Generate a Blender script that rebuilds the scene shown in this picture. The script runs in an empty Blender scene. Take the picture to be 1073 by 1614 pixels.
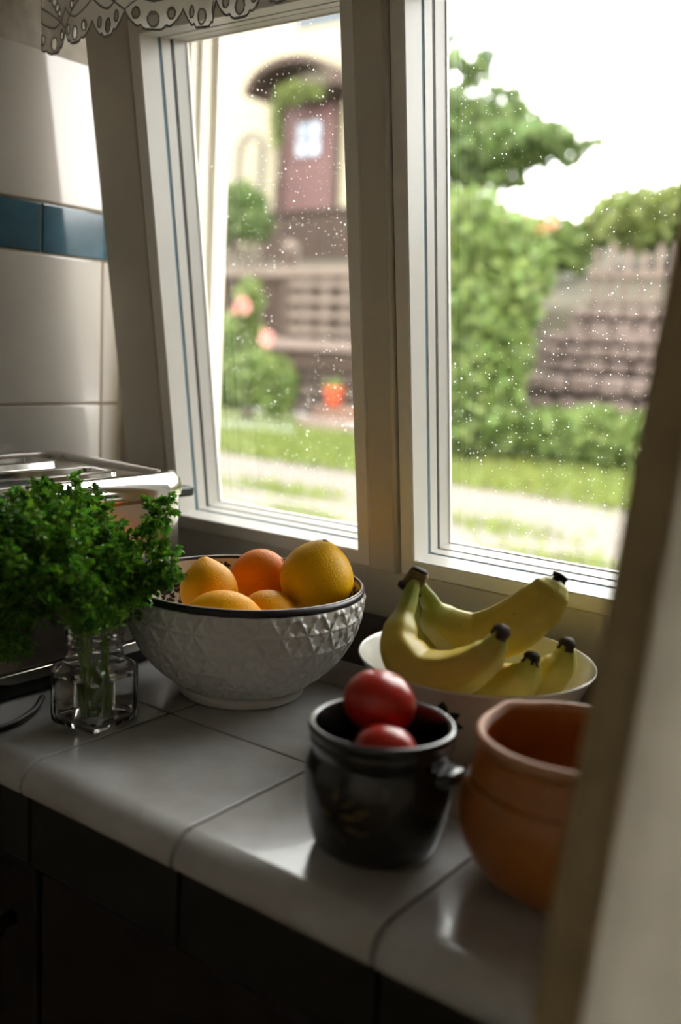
import bpy, bmesh, math, random
from mathutils import Vector, Matrix
PI = math.pi
random.seed(7)
scene = bpy.context.scene
C = scene.collection
Z0 = 1.3                       # height of the viewer above the kitchen floor

# ------------------------------------------------------------------ camera
yaw, pitch, roll = (math.radians(a) for a in (36.212, 9.278, 3.006))
fwd = Vector((-math.sin(yaw)*math.cos(pitch), math.cos(yaw)*math.cos(pitch), -math.sin(pitch)))
rt = Vector((math.cos(yaw), math.sin(yaw), 0))
up = rt.cross(fwd)
r2 = math.cos(roll)*rt + math.sin(roll)*up
u2 = -math.sin(roll)*rt + math.cos(roll)*up
cam = bpy.data.cameras.new('camera')
cam.sensor_fit = 'VERTICAL'; cam.sensor_height = 36.0; cam.lens = 1561.4/1614*36
cam.clip_start = .02; cam.clip_end = 300
cam.dof.use_dof = True; cam.dof.focus_distance = 1.13; cam.dof.aperture_fstop = 2.3
camo = bpy.data.objects.new('camera', cam); C.objects.link(camo)
M = Matrix((r2, u2, -fwd)).transposed().to_4x4(); M.translation = (0, 0, Z0)
camo.matrix_world = M
scene.camera = camo

# ------------------------------------------------------------------ overcast sky, exposure
w = bpy.data.worlds.new('overcast_sky'); scene.world = w; w.use_nodes = True
bg = w.node_tree.nodes['Background']
bg.inputs[0].default_value = (1.0, .985, .96, 1); bg.inputs[1].default_value = 2.1
scene.view_settings.view_transform = 'Standard'; scene.view_settings.look = 'None'
scene.view_settings.gamma = 1.0; scene.view_settings.use_curve_mapping = False
scene.view_settings.exposure = 2.22
scene.cycles.max_bounces = 14; scene.cycles.transparent_max_bounces = 24
scene.cycles.diffuse_bounces = 6; scene.cycles.transmission_bounces = 12
scene.cycles.caustics_refractive = True; scene.cycles.caustics_reflective = False
scene.cycles.sample_clamp_indirect = 6.0

# ------------------------------------------------------------------ materials
def lin(h):
    h = h.lstrip('#'); v = [int(h[i:i+2], 16)/255 for i in (0, 2, 4)]
    return tuple(c/12.92 if c <= .04045 else ((c+.055)/1.055)**2.4 for c in v)

def mat(name, col, rough=.5, metal=0, var=0, vscale=8, bump=0, bscale=60, coat=0, trans=0, island=0, col2=None, spec=.5, stretch=None, detail=4):
    if isinstance(col, str): col = lin(col)
    if isinstance(col2, str): col2 = lin(col2)
    m = bpy.data.materials.new(name); m.use_nodes = True
    nt = m.node_tree; N = nt.nodes; L = nt.links
    b = N['Principled BSDF']; out = N['Material Output']
    b.inputs['Roughness'].default_value = rough; b.inputs['Metallic'].default_value = metal
    b.inputs['Specular IOR Level'].default_value = spec
    if coat: b.inputs['Coat Weight'].default_value = coat; b.inputs['Coat Roughness'].default_value = .05
    b.inputs['Base Color'].default_value = (*col, 1)
    tc = N.new('ShaderNodeTexCoord'); mp = N.new('ShaderNodeMapping'); L.new(tc.outputs['Object'], mp.inputs[0])
    if stretch: mp.inputs['Scale'].default_value = stretch
    csock = None
    if var or col2:
        n = N.new('ShaderNodeTexNoise'); n.inputs['Scale'].default_value = vscale; n.inputs['Detail'].default_value = detail
        L.new(mp.outputs[0], n.inputs['Vector'])
        r = N.new('ShaderNodeValToRGB')
        r.color_ramp.elements[0].position = .32; r.color_ramp.elements[1].position = .68
        c2 = col2 if col2 else tuple(min(1, c*(1+var)) for c in col)
        c1 = col if col2 else tuple(c*(1-var) for c in col)
        r.color_ramp.elements[0].color = (*c1, 1); r.color_ramp.elements[1].color = (*c2, 1)
        L.new(n.outputs[0], r.inputs[0]); csock = r.outputs[0]
    if island:
        g = N.new('ShaderNodeNewGeometry'); hs = N.new('ShaderNodeHueSaturation')
        mr = N.new('ShaderNodeMapRange'); mr.inputs[3].default_value = 1-island; mr.inputs[4].default_value = 1+island
        L.new(g.outputs['Random Per Island'], mr.inputs[0]); L.new(mr.outputs[0], hs.inputs['Value'])
        mh = N.new('ShaderNodeMapRange'); mh.inputs[3].default_value = .48; mh.inputs[4].default_value = .52
        mm = N.new('ShaderNodeMath'); mm.operation = 'FRACT'; mu = N.new('ShaderNodeMath'); mu.operation = 'MULTIPLY'; mu.inputs[1].default_value = 17.3
        L.new(g.outputs['Random Per Island'], mu.inputs[0]); L.new(mu.outputs[0], mm.inputs[0]); L.new(mm.outputs[0], mh.inputs[0]); L.new(mh.outputs[0], hs.inputs['Hue'])
        if csock: L.new(csock, hs.inputs['Color'])
        else: hs.inputs['Color'].default_value = (*col, 1)
        csock = hs.outputs[0]
    if csock: L.new(csock, b.inputs['Base Color'])
    if bump:
        n2 = N.new('ShaderNodeTexNoise'); n2.inputs['Scale'].default_value = bscale; n2.inputs['Detail'].default_value = 3
        L.new(mp.outputs[0], n2.inputs['Vector'])
        bp = N.new('ShaderNodeBump'); bp.inputs['Strength'].default_value = bump; bp.inputs['Distance'].default_value = .002
        L.new(n2.outputs[0], bp.inputs['Height']); L.new(bp.outputs[0], b.inputs['Normal'])
    if trans:
        t = N.new('ShaderNodeBsdfTranslucent'); mx = N.new('ShaderNodeMixShader'); mx.inputs[0].default_value = trans
        if csock: L.new(csock, t.inputs[0])
        else: t.inputs[0].default_value = (*col, 1)
        L.new(b.outputs[0], mx.inputs[1]); L.new(t.outputs[0], mx.inputs[2]); L.new(mx.outputs[0], out.inputs[0])
    return m

def glass_mat(name, ior=1.5, col=(1, 1, 1)):
    m = bpy.data.materials.new(name); m.use_nodes = True
    b = m.node_tree.nodes['Principled BSDF']
    b.inputs['Transmission Weight'].default_value = 1; b.inputs['Roughness'].default_value = 0
    b.inputs['IOR'].default_value = ior; b.inputs['Base Color'].default_value = (*col, 1)
    return m

def pane_mat():
    m = bpy.data.materials.new('window_glass'); m.use_nodes = True
    nt = m.node_tree; N = nt.nodes; L = nt.links; N.remove(N['Principled BSDF']); out = N['Material Output']
    tr = N.new('ShaderNodeBsdfTransparent'); tr.inputs[0].default_value = (.97, .98, .97, 1)
    gl = N.new('ShaderNodeBsdfGlossy'); gl.inputs['Roughness'].default_value = .01
    fr = N.new('ShaderNodeFresnel'); fr.inputs[0].default_value = 1.35
    mx = N.new('ShaderNodeMixShader'); L.new(fr.outputs[0], mx.inputs[0]); L.new(tr.outputs[0], mx.inputs[1]); L.new(gl.outputs[0], mx.inputs[2])
    # dried rain spots and dust on the pane
    tc = N.new('ShaderNodeTexCoord')
    fac = None
    for scale, prob, rad in ((75, .62, .13), (190, .72, .17), (420, .8, .2)):
        v = N.new('ShaderNodeTexVoronoi'); v.inputs['Scale'].default_value = scale; L.new(tc.outputs['Object'], v.inputs['Vector'])
        sp = N.new('ShaderNodeSeparateColor'); L.new(v.outputs['Color'], sp.inputs[0])
        gt = N.new('ShaderNodeMath'); gt.operation = 'GREATER_THAN'; gt.inputs[1].default_value = prob; L.new(sp.outputs[0], gt.inputs[0])
        rr = N.new('ShaderNodeMath'); rr.operation = 'MULTIPLY'; rr.inputs[1].default_value = rad; L.new(sp.outputs[1], rr.inputs[0])
        lt = N.new('ShaderNodeMath'); lt.operation = 'LESS_THAN'; L.new(v.outputs['Distance'], lt.inputs[0]); L.new(rr.outputs[0], lt.inputs[1])
        mu = N.new('ShaderNodeMath'); mu.operation = 'MULTIPLY'; L.new(gt.outputs[0], mu.inputs[0]); L.new(lt.outputs[0], mu.inputs[1])
        if fac is None: fac = mu.outputs[0]
        else:
            mxm = N.new('ShaderNodeMath'); mxm.operation = 'MAXIMUM'; L.new(fac, mxm.inputs[0]); L.new(mu.outputs[0], mxm.inputs[1]); fac = mxm.outputs[0]
    ns = N.new('ShaderNodeTexNoise'); ns.inputs['Scale'].default_value = 5; L.new(tc.outputs['Object'], ns.inputs['Vector'])
    g2 = N.new('ShaderNodeMath'); g2.operation = 'GREATER_THAN'; g2.inputs[1].default_value = .44; L.new(ns.outputs[0], g2.inputs[0])
    m2 = N.new('ShaderNodeMath'); m2.operation = 'MULTIPLY'; L.new(fac, m2.inputs[0]); L.new(g2.outputs[0], m2.inputs[1])
    m3 = N.new('ShaderNodeMath'); m3.operation = 'MULTIPLY'; m3.inputs[1].default_value = .6; L.new(m2.outputs[0], m3.inputs[0])
    df = N.new('ShaderNodeBsdfTranslucent'); df.inputs[0].default_value = (.95, .95, .93, 1)
    m4 = N.new('ShaderNodeMixShader'); L.new(m3.outputs[0], m4.inputs[0]); L.new(mx.outputs[0], m4.inputs[1]); L.new(df.outputs[0], m4.inputs[2])
    L.new(m4.outputs[0], out.inputs[0])
    return m

M_plaster = mat('rough_plaster', '#b9b3a6', .9, var=.15, vscale=40, bump=.6, bscale=90)
M_wall = mat('room_paint', '#cfc8bb', .85, var=.06)
M_floor = mat('room_floor', '#8a7560', .6, var=.2, vscale=5)
M_ceil = mat('ceiling_paint', '#d8d4ca', .9)
M_tile = mat('white_wall_glaze', '#d8d3cb', .12, var=.05, vscale=5, bump=.05, bscale=12, coat=.4)
M_blue = mat('blue_glaze', '#3f6272', .12, var=.25, vscale=14, bump=.12, bscale=9, coat=.4)
M_grout = mat('wall_grout', '#9a8a74', .9, var=.2, vscale=60)
M_ctile = mat('counter_glaze', '#bcbcbb', .22, var=.12, vscale=16, bump=.05, bscale=45, coat=.2, detail=10, col2='#a9a6a1')
M_cgrout = mat('counter_grout', '#54463a', .9, var=.2, vscale=70)
M_apron = mat('apron_glaze', '#1f2220', .3)
M_cab = mat('cabinet_wood', '#180f0d', .6, var=.2, vscale=6)
M_strip = mat('backsplash_shaded', '#5a5049', .6, var=.1)  # strip lies in shadow; that shade is put into its dark colour
M_frame = mat('window_paint', '#cfc8b8', .38, var=.03, vscale=20, bump=.1, bscale=40)
M_sash = mat('sash_paint', '#efece5', .35, var=.02, vscale=20, bump=.1, bscale=50)
M_gasket_b = mat('blue_seal', '#5d8599', .6)
M_gasket_k = mat('black_seal', '#1a1d1c', .6)
M_pane = pane_mat()
M_glass = glass_mat('clear_glass', 1.5)
M_water = glass_mat('water', 1.33)

# ------------------------------------------------------------------ mesh helpers
def mesh(name, verts, faces, smooth=False):
    me = bpy.data.meshes.new(name); me.from_pydata([tuple(v) for v in verts], [], faces); me.update()
    if smooth:
        for p in me.polygons: p.use_smooth = True
    return me

def obj(name, me, m=None, parent=None, loc=None, rot=None):
    if m is not None and len(me.materials) == 0: me.materials.append(m)
    o = bpy.data.objects.new(name, me); C.objects.link(o)
    if parent: o.parent = parent
    if loc: o.location = loc
    if rot: o.rotation_euler = rot
    return o

def tag(o, label=None, cat=None, group=None, kind=None):
    if label: o['label'] = label
    if cat: o['category'] = cat
    if group: o['group'] = group
    if kind: o['kind'] = kind
    return o

def thing(name, label, cat, loc=(0, 0, 0), rot=(0, 0, 0), group=None, kind=None):
    o = bpy.data.objects.new(name, None); C.objects.link(o)
    o.location = loc; o.rotation_euler = rot; o.empty_display_size = .05
    return tag(o, label, cat, group, kind)

def bm_mesh(name, bm, smooth=False):
    me = bpy.data.meshes.new(name); bmesh.ops.recalc_face_normals(bm, faces=bm.faces[:]); bm.to_mesh(me); bm.free()
    if smooth:
        for p in me.polygons: p.use_smooth = True
    return me

def box(name, x0, x1, y0, y1, z0, z1, bev=0, seg=2):
    bm = bmesh.new(); bmesh.ops.create_cube(bm, size=1)
    for v in bm.verts:
        v.co = ((x0+x1)/2+v.co.x*(x1-x0), (y0+y1)/2+v.co.y*(y1-y0), (z0+z1)/2+v.co.z*(z1-z0))
    if bev: bmesh.ops.bevel(bm, geom=bm.edges[:], offset=bev, segments=seg, affect='EDGES', profile=.5)
    return bm_mesh(name, bm, False)

def lathe(name, prof, n=64, smooth=True, closed=False):
    """prof: list of (r, z); r == 0 closes to a pole"""
    vs, fs, rows = [], [], []
    for r, z in prof:
        if r < 1e-6: rows.append([len(vs)]); vs.append((0, 0, z))
        else:
            rows.append(list(range(len(vs), len(vs)+n)))
            vs += [(r*math.cos(2*PI*i/n), r*math.sin(2*PI*i/n), z) for i in range(n)]
    pairs = list(zip(rows, rows[1:])) + ([(rows[-1], rows[0])] if closed else [])
    for a, b in pairs:
        for i in range(n):
            j = (i+1) % n
            if len(a) == 1 and len(b) == 1: continue
            if len(a) == 1: fs.append((a[0], b[j], b[i]))
            elif len(b) == 1: fs.append((a[i], a[j], b[0]))
            else: fs.append((a[i], a[j], b[j], b[i]))
    me = mesh(name, vs, fs, smooth)
    bm = bmesh.new(); bm.from_mesh(me); bmesh.ops.recalc_face_normals(bm, faces=bm.faces[:]); bm.to_mesh(me); bm.free()
    return me

def smooth_prof(pts, k=6):
    """Catmull-Rom through the points"""
    P = [Vector(p) for p in pts]; P = [2*P[0]-P[1]] + P + [2*P[-1]-P[-2]]; out = []
    for i in range(1, len(P)-2):
        for s in range(k):
            t = s/k
            out.append(.5*((2*P[i])+(P[i+1]-P[i-1])*t+(2*P[i-1]-5*P[i]+4*P[i+1]-P[i+2])*t*t+(3*P[i]-P[i-1]-3*P[i+1]+P[i+2])*t**3))
    out.append(P[-2].copy()); return out

def tube_data(path, rad, n=8, section=None, cap=True):
    path = [Vector(p) for p in path]; vs, fs = [], []
    nrm = None
    for i, p in enumerate(path):
        t = (path[min(i+1, len(path)-1)]-path[max(i-1, 0)]).normalized()
        if nrm is None:
            nrm = t.orthogonal().normalized()
        nrm = (nrm-t*nrm.dot(t)).normalized(); bn = t.cross(nrm)
        r = rad(i/(len(path)-1)) if callable(rad) else rad
        for k in range(n):
            a = 2*PI*k/n; s = section(a) if section else 1
            vs.append(p+(nrm*math.cos(a)+bn*math.sin(a))*r*s)
    for i in range(len(path)-1):
        for k in range(n):
            a, b = i*n+k, i*n+(k+1) % n; fs.append((a, b, b+n, a+n))
    if cap: fs.append(tuple(range(n-1, -1, -1))); fs.append(tuple(range(len(vs)-n, len(vs))))
    return vs, fs

def tube(name, path, rad, n=8, section=None, cap=True):
    return mesh(name, *tube_data(path, rad, n, section, cap), smooth=True)

def join(parts):
    V, F = [], []
    for v, f in parts:
        o = len(V); V += list(v); F += [tuple(i+o for i in q) for q in f]
    return V, F

# ------------------------------------------------------------------ the room
XW = -1.215                     # face of the tiled wall
CT = Z0-.4                      # counter top
def struct(name, me, m, label, cat): return tag(obj(name, me, m), label, cat, kind='structure')
struct('floor', box('floor', -1.35, 2.6, -3.0, 1.2, -.1, 0), M_floor, 'dark kitchen floor below the counter', 'floor')
struct('ceiling', box('ceiling', -1.35, 2.6, -3.0, 1.2, 2.5, 2.6), M_ceil, 'pale kitchen ceiling above the window', 'ceiling')
struct('wall_right', box('wall_right', 2.5, 2.6, -3.0, 1.2, 0, 2.5), M_wall, 'plain painted wall at the right end of the kitchen', 'wall')
struct('wall_back', box('wall_back', -1.35, 2.5, -3.1, -3.0, 0, 2.5), M_wall, 'plain painted wall opposite the window', 'wall')
bparts = []
for a, b, c, d in ((-3.0, -2.85, 0, 2.5), (-1.45, 1.2, 0, 2.5), (-2.85, -1.45, 0, 1.0), (-2.85, -1.45, 2.25, 2.5)):  # leaves an opening for the added fill window
    bparts.append(([(x, y, z) for x in (-1.35, XW-.004) for y in (a, b) for z in (c, d)], [(0, 1, 3, 2), (4, 6, 7, 5), (0, 4, 5, 1), (2, 3, 7, 6), (0, 2, 6, 4), (1, 5, 7, 3)]))

wl = struct('wall_left', mesh('wall_left', *join(bparts)), M_plaster, 'tiled wall left of the window, white tiles with a blue band below rough plaster', 'wall')
obj('grout_bed', box('grout_bed', XW-.006, XW-.0015, -1.2, 1.052, .9-.25, Z0+.385), M_grout, wl)
rows = [(-.101-.4275, -.101-.215), (-.101-.2135, -.101), (-.101, .1138), (.1138, .1846), (.1846, .388)]
for ri, (a, b) in enumerate(rows):
    blue = ri == 3
    seam = .9065 if blue else 1.0165
    ys = [1.052] + [seam-.2135*k for k in range(0, 10)]
    for y1, y0 in zip(ys, ys[1:]):
        if y1-y0 < .01: continue
        me = box('tile', XW-.005, XW+.001, y0+.0013, y1-.0013, Z0+a+.0013, Z0+b-.0013, .0022, 2)
        obj('tile', me, M_blue if blue else M_tile, wl)

# window wall with its opening
ox0, ox1, oz0, oz1 = -1.16, -.13, Z0-.345, Z0+.56
def hole_wall(x0, x1, z0, z1, y0, y1):
    parts = []
    for a, b, c, d in ((x0, ox0, z0, z1), (ox1, x1, z0, z1), (ox0, ox1, z0, oz0), (ox0, ox1, oz1, z1)):
        v = [(x, y, z) for x in (a, b) for y in (y0, y1) for z in (c, d)]
        parts.append((v, [(0, 1, 3, 2), (4, 6, 7, 5), (0, 4, 5, 1), (2, 3, 7, 6), (0, 2, 6, 4), (1, 5, 7, 3)]))
    return mesh('wall_window', *join(parts))
struct('wall_window', hole_wall(XW-.01, 2.5, 0, 2.5, 1.062, 1.2), mat('reveal_paint', '#b3aa99', .8, var=.05), 'painted wall around the kitchen window', 'wall')

# fixed outer frame in the opening, stepped profile
def ring(name, u0, u1, v0, v1, prof, smooth=False):
    """profile of (inset, depth) swept round a rectangle with mitred corners; local axes x, depth=y, z"""
    vs, fs, n = [], [], len(prof)
    for d, wd in prof:
        vs += [(u0+d, wd, v0+d), (u1-d, wd, v0+d), (u1-d, wd, v1-d), (u0+d, wd, v1-d)]
    for i in range(n):
        j = (i+1) % n
        for c in range(4):
            e = (c+1) % 4; fs.append((i*4+c, i*4+e, j*4+e, j*4+c))
    me = mesh(name, vs, fs, smooth)
    bm = bmesh.new(); bm.from_mesh(me); bmesh.ops.recalc_face_normals(bm, faces=bm.faces[:]); bm.to_mesh(me); bm.free()
    return me
w3 = thing('fill_window', 'added fill window far behind the viewer in the left wall, brightens the room', 'window', (-1.28, -2.15, 1.625), (0, 0, PI/2), kind='structure')  # added, unseen window; its skylight brightens the room from behind
obj('frame', ring('frame', -.7, .7, -.625, .625, [(0, -.03), (.06, -.03), (.06, .03), (0, .03)]), M_sash, w3)
obj('crossbar', box('crossbar', -.03, .03, -.025, .025, -.565, .565, .003), M_sash, w3)
for a, b in ((-.65, -.02), (.02, .65)): obj('pane', box('pane', a, b, -.002, .002, -.575, .575), M_pane, w3)
w2 = thing('window_2', 'fixed white outer frame in the wall opening behind the leaning sashes', 'window frame', kind='structure')
obj('outer_frame', ring('outer_frame', -1.165, -.125, oz0-.005, oz1+.005, [(0, 1.128), (.014, 1.128), (.014, 1.142), (.020, 1.146), (.020, 1.168), (.029, 1.172), (.029, 1.202), (0, 1.202)]), M_frame, w2)

# ------------------------------------------------------------------ leaning window: local x, y = outward depth, z = up the sash
WZ = Z0-.2734
win = thing('window_1', 'white two-part kitchen window tilted inward at the top', 'window', (0, 1.03, WZ), (math.radians(8.5), 0, 0), kind='structure')
def wbox(name, u0, u1, w0, w1, v0, v1, m, bev=.002, parent=win):
    return obj(name, box(name, u0, u1, w0, w1, v0, v1, bev), m, parent)
wbox('frame_stile', -1.153, -1.0695, 0, .03, -.062, .80, M_frame)
wbox('frame_stile', -.2485, -.165, 0, .03, -.062, .80, M_frame)
wbox('frame_rail', -1.0695, -.2485, .004, .05, -.075, -.0015, M_frame)
wbox('frame_rail', -1.0695, -.2485, 0, .03, .6935, .80, M_frame)
mul = wbox('mullion', -.7000, -.6580, -.002, .085, -.0015, .6935, M_frame)
obj('mullion_bead', tube('mullion_bead', [(-.6605, -.002, 0), (-.6605, -.002, .69)], .0032, 10), M_frame, mul)
for side, (u0, u1) in enumerate(((-1.0675, -.7018), (-.6555, -.2505))):
    v0, v1 = .0, .692
    s = obj('sash', ring('sash', u0, u1, v0, v1, [(0, .002), (.002, 0), (.0185, 0), (.0200, .0015), (.0200, .034), (0, .034)]), M_sash, win)
    obj('seal_strip', ring('seal_strip', u0, u1, v0, v1, [(.004, .034), (.0190, .034), (.0190, .0395), (.004, .0395)]), M_gasket_b, s)
    obj('outer_casement', ring('outer_casement', u0, u1, v0, v1, [(.002, .0395), (.0190, .0395), (.0200, .0405), (.0200, .0565), (.0190, .0575), (.002, .0575)]), M_sash, s)
    obj('glazing_seal', ring('glazing_seal', u0, u1, v0, v1, [(.004, .0575), (.0185, .0575), (.0185, .063), (.004, .063)]), M_gasket_k, s)
    obj('glazing_bead', ring('glazing_bead', u0, u1, v0, v1, [(.002, .063), (.0180, .063), (.0190, .0645), (.0194, .085), (.0205, .0865), (.0205, .092), (.002, .092)]), M_sash, s)
    obj('pane', box('pane', u0+.018, u1-.018, .0875, .0885, v0+.018, v1-.018), M_pane, s)

# ------------------------------------------------------------------ tiled counter
yf = .537                       # front of the rounded edge
ctr = thing('tiled_counter', 'white tiled kitchen counter with rounded front edge below the window', 'counter', (0, 0, 0))
obj('grout_bed', box('grout_bed', XW+.002, 2.45, .560, 1.018, CT-.03, CT-.0022), M_cgrout, ctr)
def nose_tile(x0, x1):
    """front tile with rounded nose"""
    R = .025; prof = [(.7275, CT-.028), (.7275, CT-.0014), (.7261, CT)]
    for k in range(11):
        a = PI/2+(PI/2)*k/10; prof.append((yf+R+R*math.cos(a), CT-R+R*math.sin(a)))
    prof += [(yf+.001, CT-.028), (yf+.012, CT-.030)]
    n = len(prof); ends = [x0, x0+.0013, x1-.0013, x1]; vs, fs = [], []
    cy, cz = .63, CT-.02
    for q, x in enumerate(ends):
        for y, z in prof:
            if q in (0, 3):
                y = y+(.0014 if y < cy else -.0014)*(1 if z < CT-.001 else .5); z = z-.0014 if z > cz else z
            vs.append((x, y, z))
    for q in range(3):
        for i in range(n):
            j = (i+1) % n; fs.append((q*n+i, q*n+j, (q+1)*n+j, (q+1)*n+i))
    fs.append(tuple(range(n))); fs.append(tuple(range(4*n-1, 3*n-1, -1)))
    me = mesh('nose_tile', vs, fs, True)
    bm = bmesh.new(); bm.from_mesh(me); bmesh.ops.recalc_face_normals(bm, faces=bm.faces[:]); bm.to_mesh(me); bm.free()
    me.set_sharp_from_angle(angle=math.radians(50)); return me
xs = [XW+.003] + [-.548+.202*k for k in range(-3, 15)]
for x0, x1 in zip(xs, xs[1:]):
    if x1-x0 < .02: continue
    dz = random.uniform(-.0004, .0004)
    nt_ = obj('nose_tile', nose_tile(x0+.0017, x1-.0017), M_ctile, ctr, (0, 0, dz)); nt_.modifiers.new('flat', 'WEIGHTED_NORMAL').keep_sharp = True
    for y0, y1 in ((.729, .931), (.931, 1.018)):
        obj('tile', box('tile', x0+.0014, x1-.0014, y0+.0014, y1-.0014, CT-.02, CT+random.uniform(-.0004, .0004), .0016, 2), M_ctile, ctr)
    obj('apron_tile', box('apron_tile', x0+.0014, x1-.0014, .548, .562, CT-.105, CT-.031, .0015), M_apron, ctr)
bs = thing('backsplash_strip', 'dark grey-brown strip between counter tiles and window frame', 'backsplash', (0, 0, 0))
for x0, x1 in zip(xs, xs[1:]):
    if x1-x0 < .02: continue
    obj('panel', box('panel', x0+.0004, x1-.0004, 1.0195, 1.0615, CT-.02, CT+.062, .002), M_strip, bs)
cab = thing('base_cabinet', 'dark brown cabinet under the tiled counter', 'cabinet')
obj('body', box('body', XW+.002, 2.45, .575, 1.06, 0, CT-.032), M_cab, cab)
for k in range(8):
    x0 = -1.2+.45*k
    d = obj('door', box('door', x0+.004, x0+.446, .558, .574, .08, CT-.115, .004), M_cab, cab)
    obj('knob', lathe('knob', [(0, 0), (.008, .001), (.006, .012), (.013, .02), (.010, .027), (0, .028)], 16), mat('knob_brass', '#5a4a30', .4, metal=1) if k == 0 else bpy.data.materials['knob_brass'], d, (x0+.41, .558, CT-.18), (PI/2, 0, 0))
# ------------------------------------------------------------------ toaster against the tiled wall
M_steel = mat('brushed_steel', '#c8c0b4', .24, metal=1, var=.05, vscale=30, stretch=(1, 1, .02), bump=.02, bscale=200)
M_chrome = mat('chrome', '#d8d6d2', .08, metal=1)
M_black = mat('black_plastic', '#151515', .4)
M_dark = mat('slot_dark', '#141210', .6)
def rrect(x0, x1, y0, y1, r, n=10):
    pts = []
    for cx, cy, a0 in ((x1-r, y1-r, 0), (x0+r, y1-r, PI/2), (x0+r, y0+r, PI), (x1-r, y0+r, 1.5*PI)):
        for k in range(n+1):
            a = a0+PI/2*k/n; pts.append((cx+r*math.cos(a), cy+r*math.sin(a)))
    return pts
def loft(name, layers, cap0=False, cap1=False, smooth=True):
    vs, fs, n = [], [], len(layers[0][0])
    for pts, z in layers: vs += [(x, y, z) for x, y in pts]
    for q in range(len(layers)-1):
        for i in range(n):
            j = (i+1) % n; fs.append((q*n+i, q*n+j, (q+1)*n+j, (q+1)*n+i))
    if cap0: fs.append(tuple(range(n-1, -1, -1)))
    if cap1: fs.append(tuple(range((len(layers)-1)*n, len(layers)*n)))
    me = mesh(name, vs, fs, smooth)
    if smooth: me.set_sharp_from_angle(angle=math.radians(40))
    return me
tx0, tx1, ty0, ty1 = -1.192, -.895, .46, .912
tz = Z0-.163
T = thing('toaster', 'long chrome toaster with two slots standing against the tiled wall', 'toaster', (0, 0, 0))
def trr(ins, r=.055): return rrect(tx0+ins, tx1-ins, ty0+ins, ty1-ins, max(r-ins, .012))
obj('base', loft('base', [(trr(.012), CT+.0005), (trr(.004), CT+.004), (trr(.004), CT+.016), (trr(.012), CT+.018)], True, True), M_black, T)
obj('base_band', loft('base_band', [(trr(.006), CT+.0165), (trr(.0), CT+.019), (trr(.0), CT+.030), (trr(.004), CT+.032)], True, True), M_chrome, T)
obj('body', loft('body', [(trr(.006), CT+.031), (trr(.003), CT+.034), (trr(.003), tz-.034), (trr(.006), tz-.031)], True, True), M_steel, T)
cap = obj('top_rim', loft('top_rim', [(trr(.006), tz-.032), (trr(.0), tz-.029), (trr(-.001), tz-.020), (trr(.002), tz-.010), (trr(.009), tz-.002), (trr(.018), tz), (trr(.027), tz-.003), (trr(.031), tz-.009)], True, False), M_chrome, T)
obj('top_plate', loft('top_plate', [(trr(.030), tz-.010), (trr(.031), tz-.009)], False, True), M_steel, cap)
for sx in (-1.105, -.985):
    f = obj('slot_frame', loft('slot_frame', [(rrect(sx-.034, sx+.034, .50, .835, .02), tz-.0095), (rrect(sx-.032, sx+.032, .502, .833, .018), tz-.002), (rrect(sx-.027, sx+.027, .507, .828, .014), tz-.0005), (rrect(sx-.021, sx+.021, .513, .822, .009), tz-.002), (rrect(sx-.019, sx+.019, .515, .820, .008), tz-.0085)]), M_chrome, T)
    obj('slot', loft('slot', [(rrect(sx-.0193, sx+.0193, .5147, .8203, .008), tz-.0075), (rrect(sx-.0193, sx+.0193, .5147, .8203, .008), tz-.0085)], True, True, False), M_dark, f)
    for k in range(7):
        y = .53+.045*k
        obj('grill_wire', tube('grill_wire', [(sx-.018, y, tz-.0068), (sx+.018, y, tz-.0068)], .0009, 6), M_steel, f)
obj('lever', box('lever', -1.065, -.953, ty1-.006, ty1+.050, tz-.044, tz-.031, .003), M_black, T)
obj('lever_track', box('lever_track', -1.050, -1.036, ty1-.004, ty1-.0005, tz-.13, tz-.035, .001), M_black, T)
cordp = smooth_prof([(-.985, .445, CT+.012), (-.93, .43, CT+.006), (-.85, .50, CT+.0045), (-.83, .57, CT+.0045), (-.845, .62, CT+.0045), (-.874, .655, CT+.0045)], 8)
obj('cord', tube('cord', cordp, .0036, 8), mat('cord_rubber', '#2a201a', .5), T)

# ------------------------------------------------------------------ patterned bowl with star relief
BX, BY, BH = -.7445, .8388, .1315
M_bowl = mat('bowl_glaze', '#cbc8c4', .28, var=.03, coat=.2)
M_cream = mat('bowl_inner_glaze', '#e3d6c2', .3)
M_ink = mat('ink_black', '#17171d', .35)
bowl = thing('patterned_bowl', 'large white bowl with star relief, black rim and leaf print inside', 'bowl', (BX, BY, CT+.0008))
outer = smooth_prof([(.0725, .012), (.083, .022), (.101, .037), (.1165, .055), (.1275, .076), (.1340, .098), (.1365, .118), (.1372, .124)], 8)
def stars(u, v):
    """relief height of a lattice of six-armed stars"""
    best = None
    r0 = math.floor(v/.866)
    for r in (r0, r0+1):
        off = .5*(r % 2); c0 = math.floor(u-off)
        for c in (c0, c0+1):
            dx, dy = u-(c+off), v-r*.866; d = dx*dx+dy*dy
            if best is None or d < best[0]: best = (d, dx, dy)
    d, dx, dy = best; r = math.sqrt(d); a = math.atan2(dy, dx)
    s = (a+PI/6) % (PI/3)-PI/6
    t, p = r*math.cos(s), r*abs(math.sin(s))
    wd = .165*min(t/.29, (.53-t)/.24) if 0 < t < .53 else 0
    h = 0
    if wd > 0 and p < wd: h = .30+.70*(1-p/wd)
    elif wd > 0: h = max(0, .35-(p-wd)*9)
    return max(h, max(0, 1-r/.07))
nth = 28*32
arc = [0]
for a, b in zip(outer, outer[1:]): arc.append(arc[-1]+(b-a).length)
tot = arc[-1]; nv = 135
vs, fs = [], []
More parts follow.
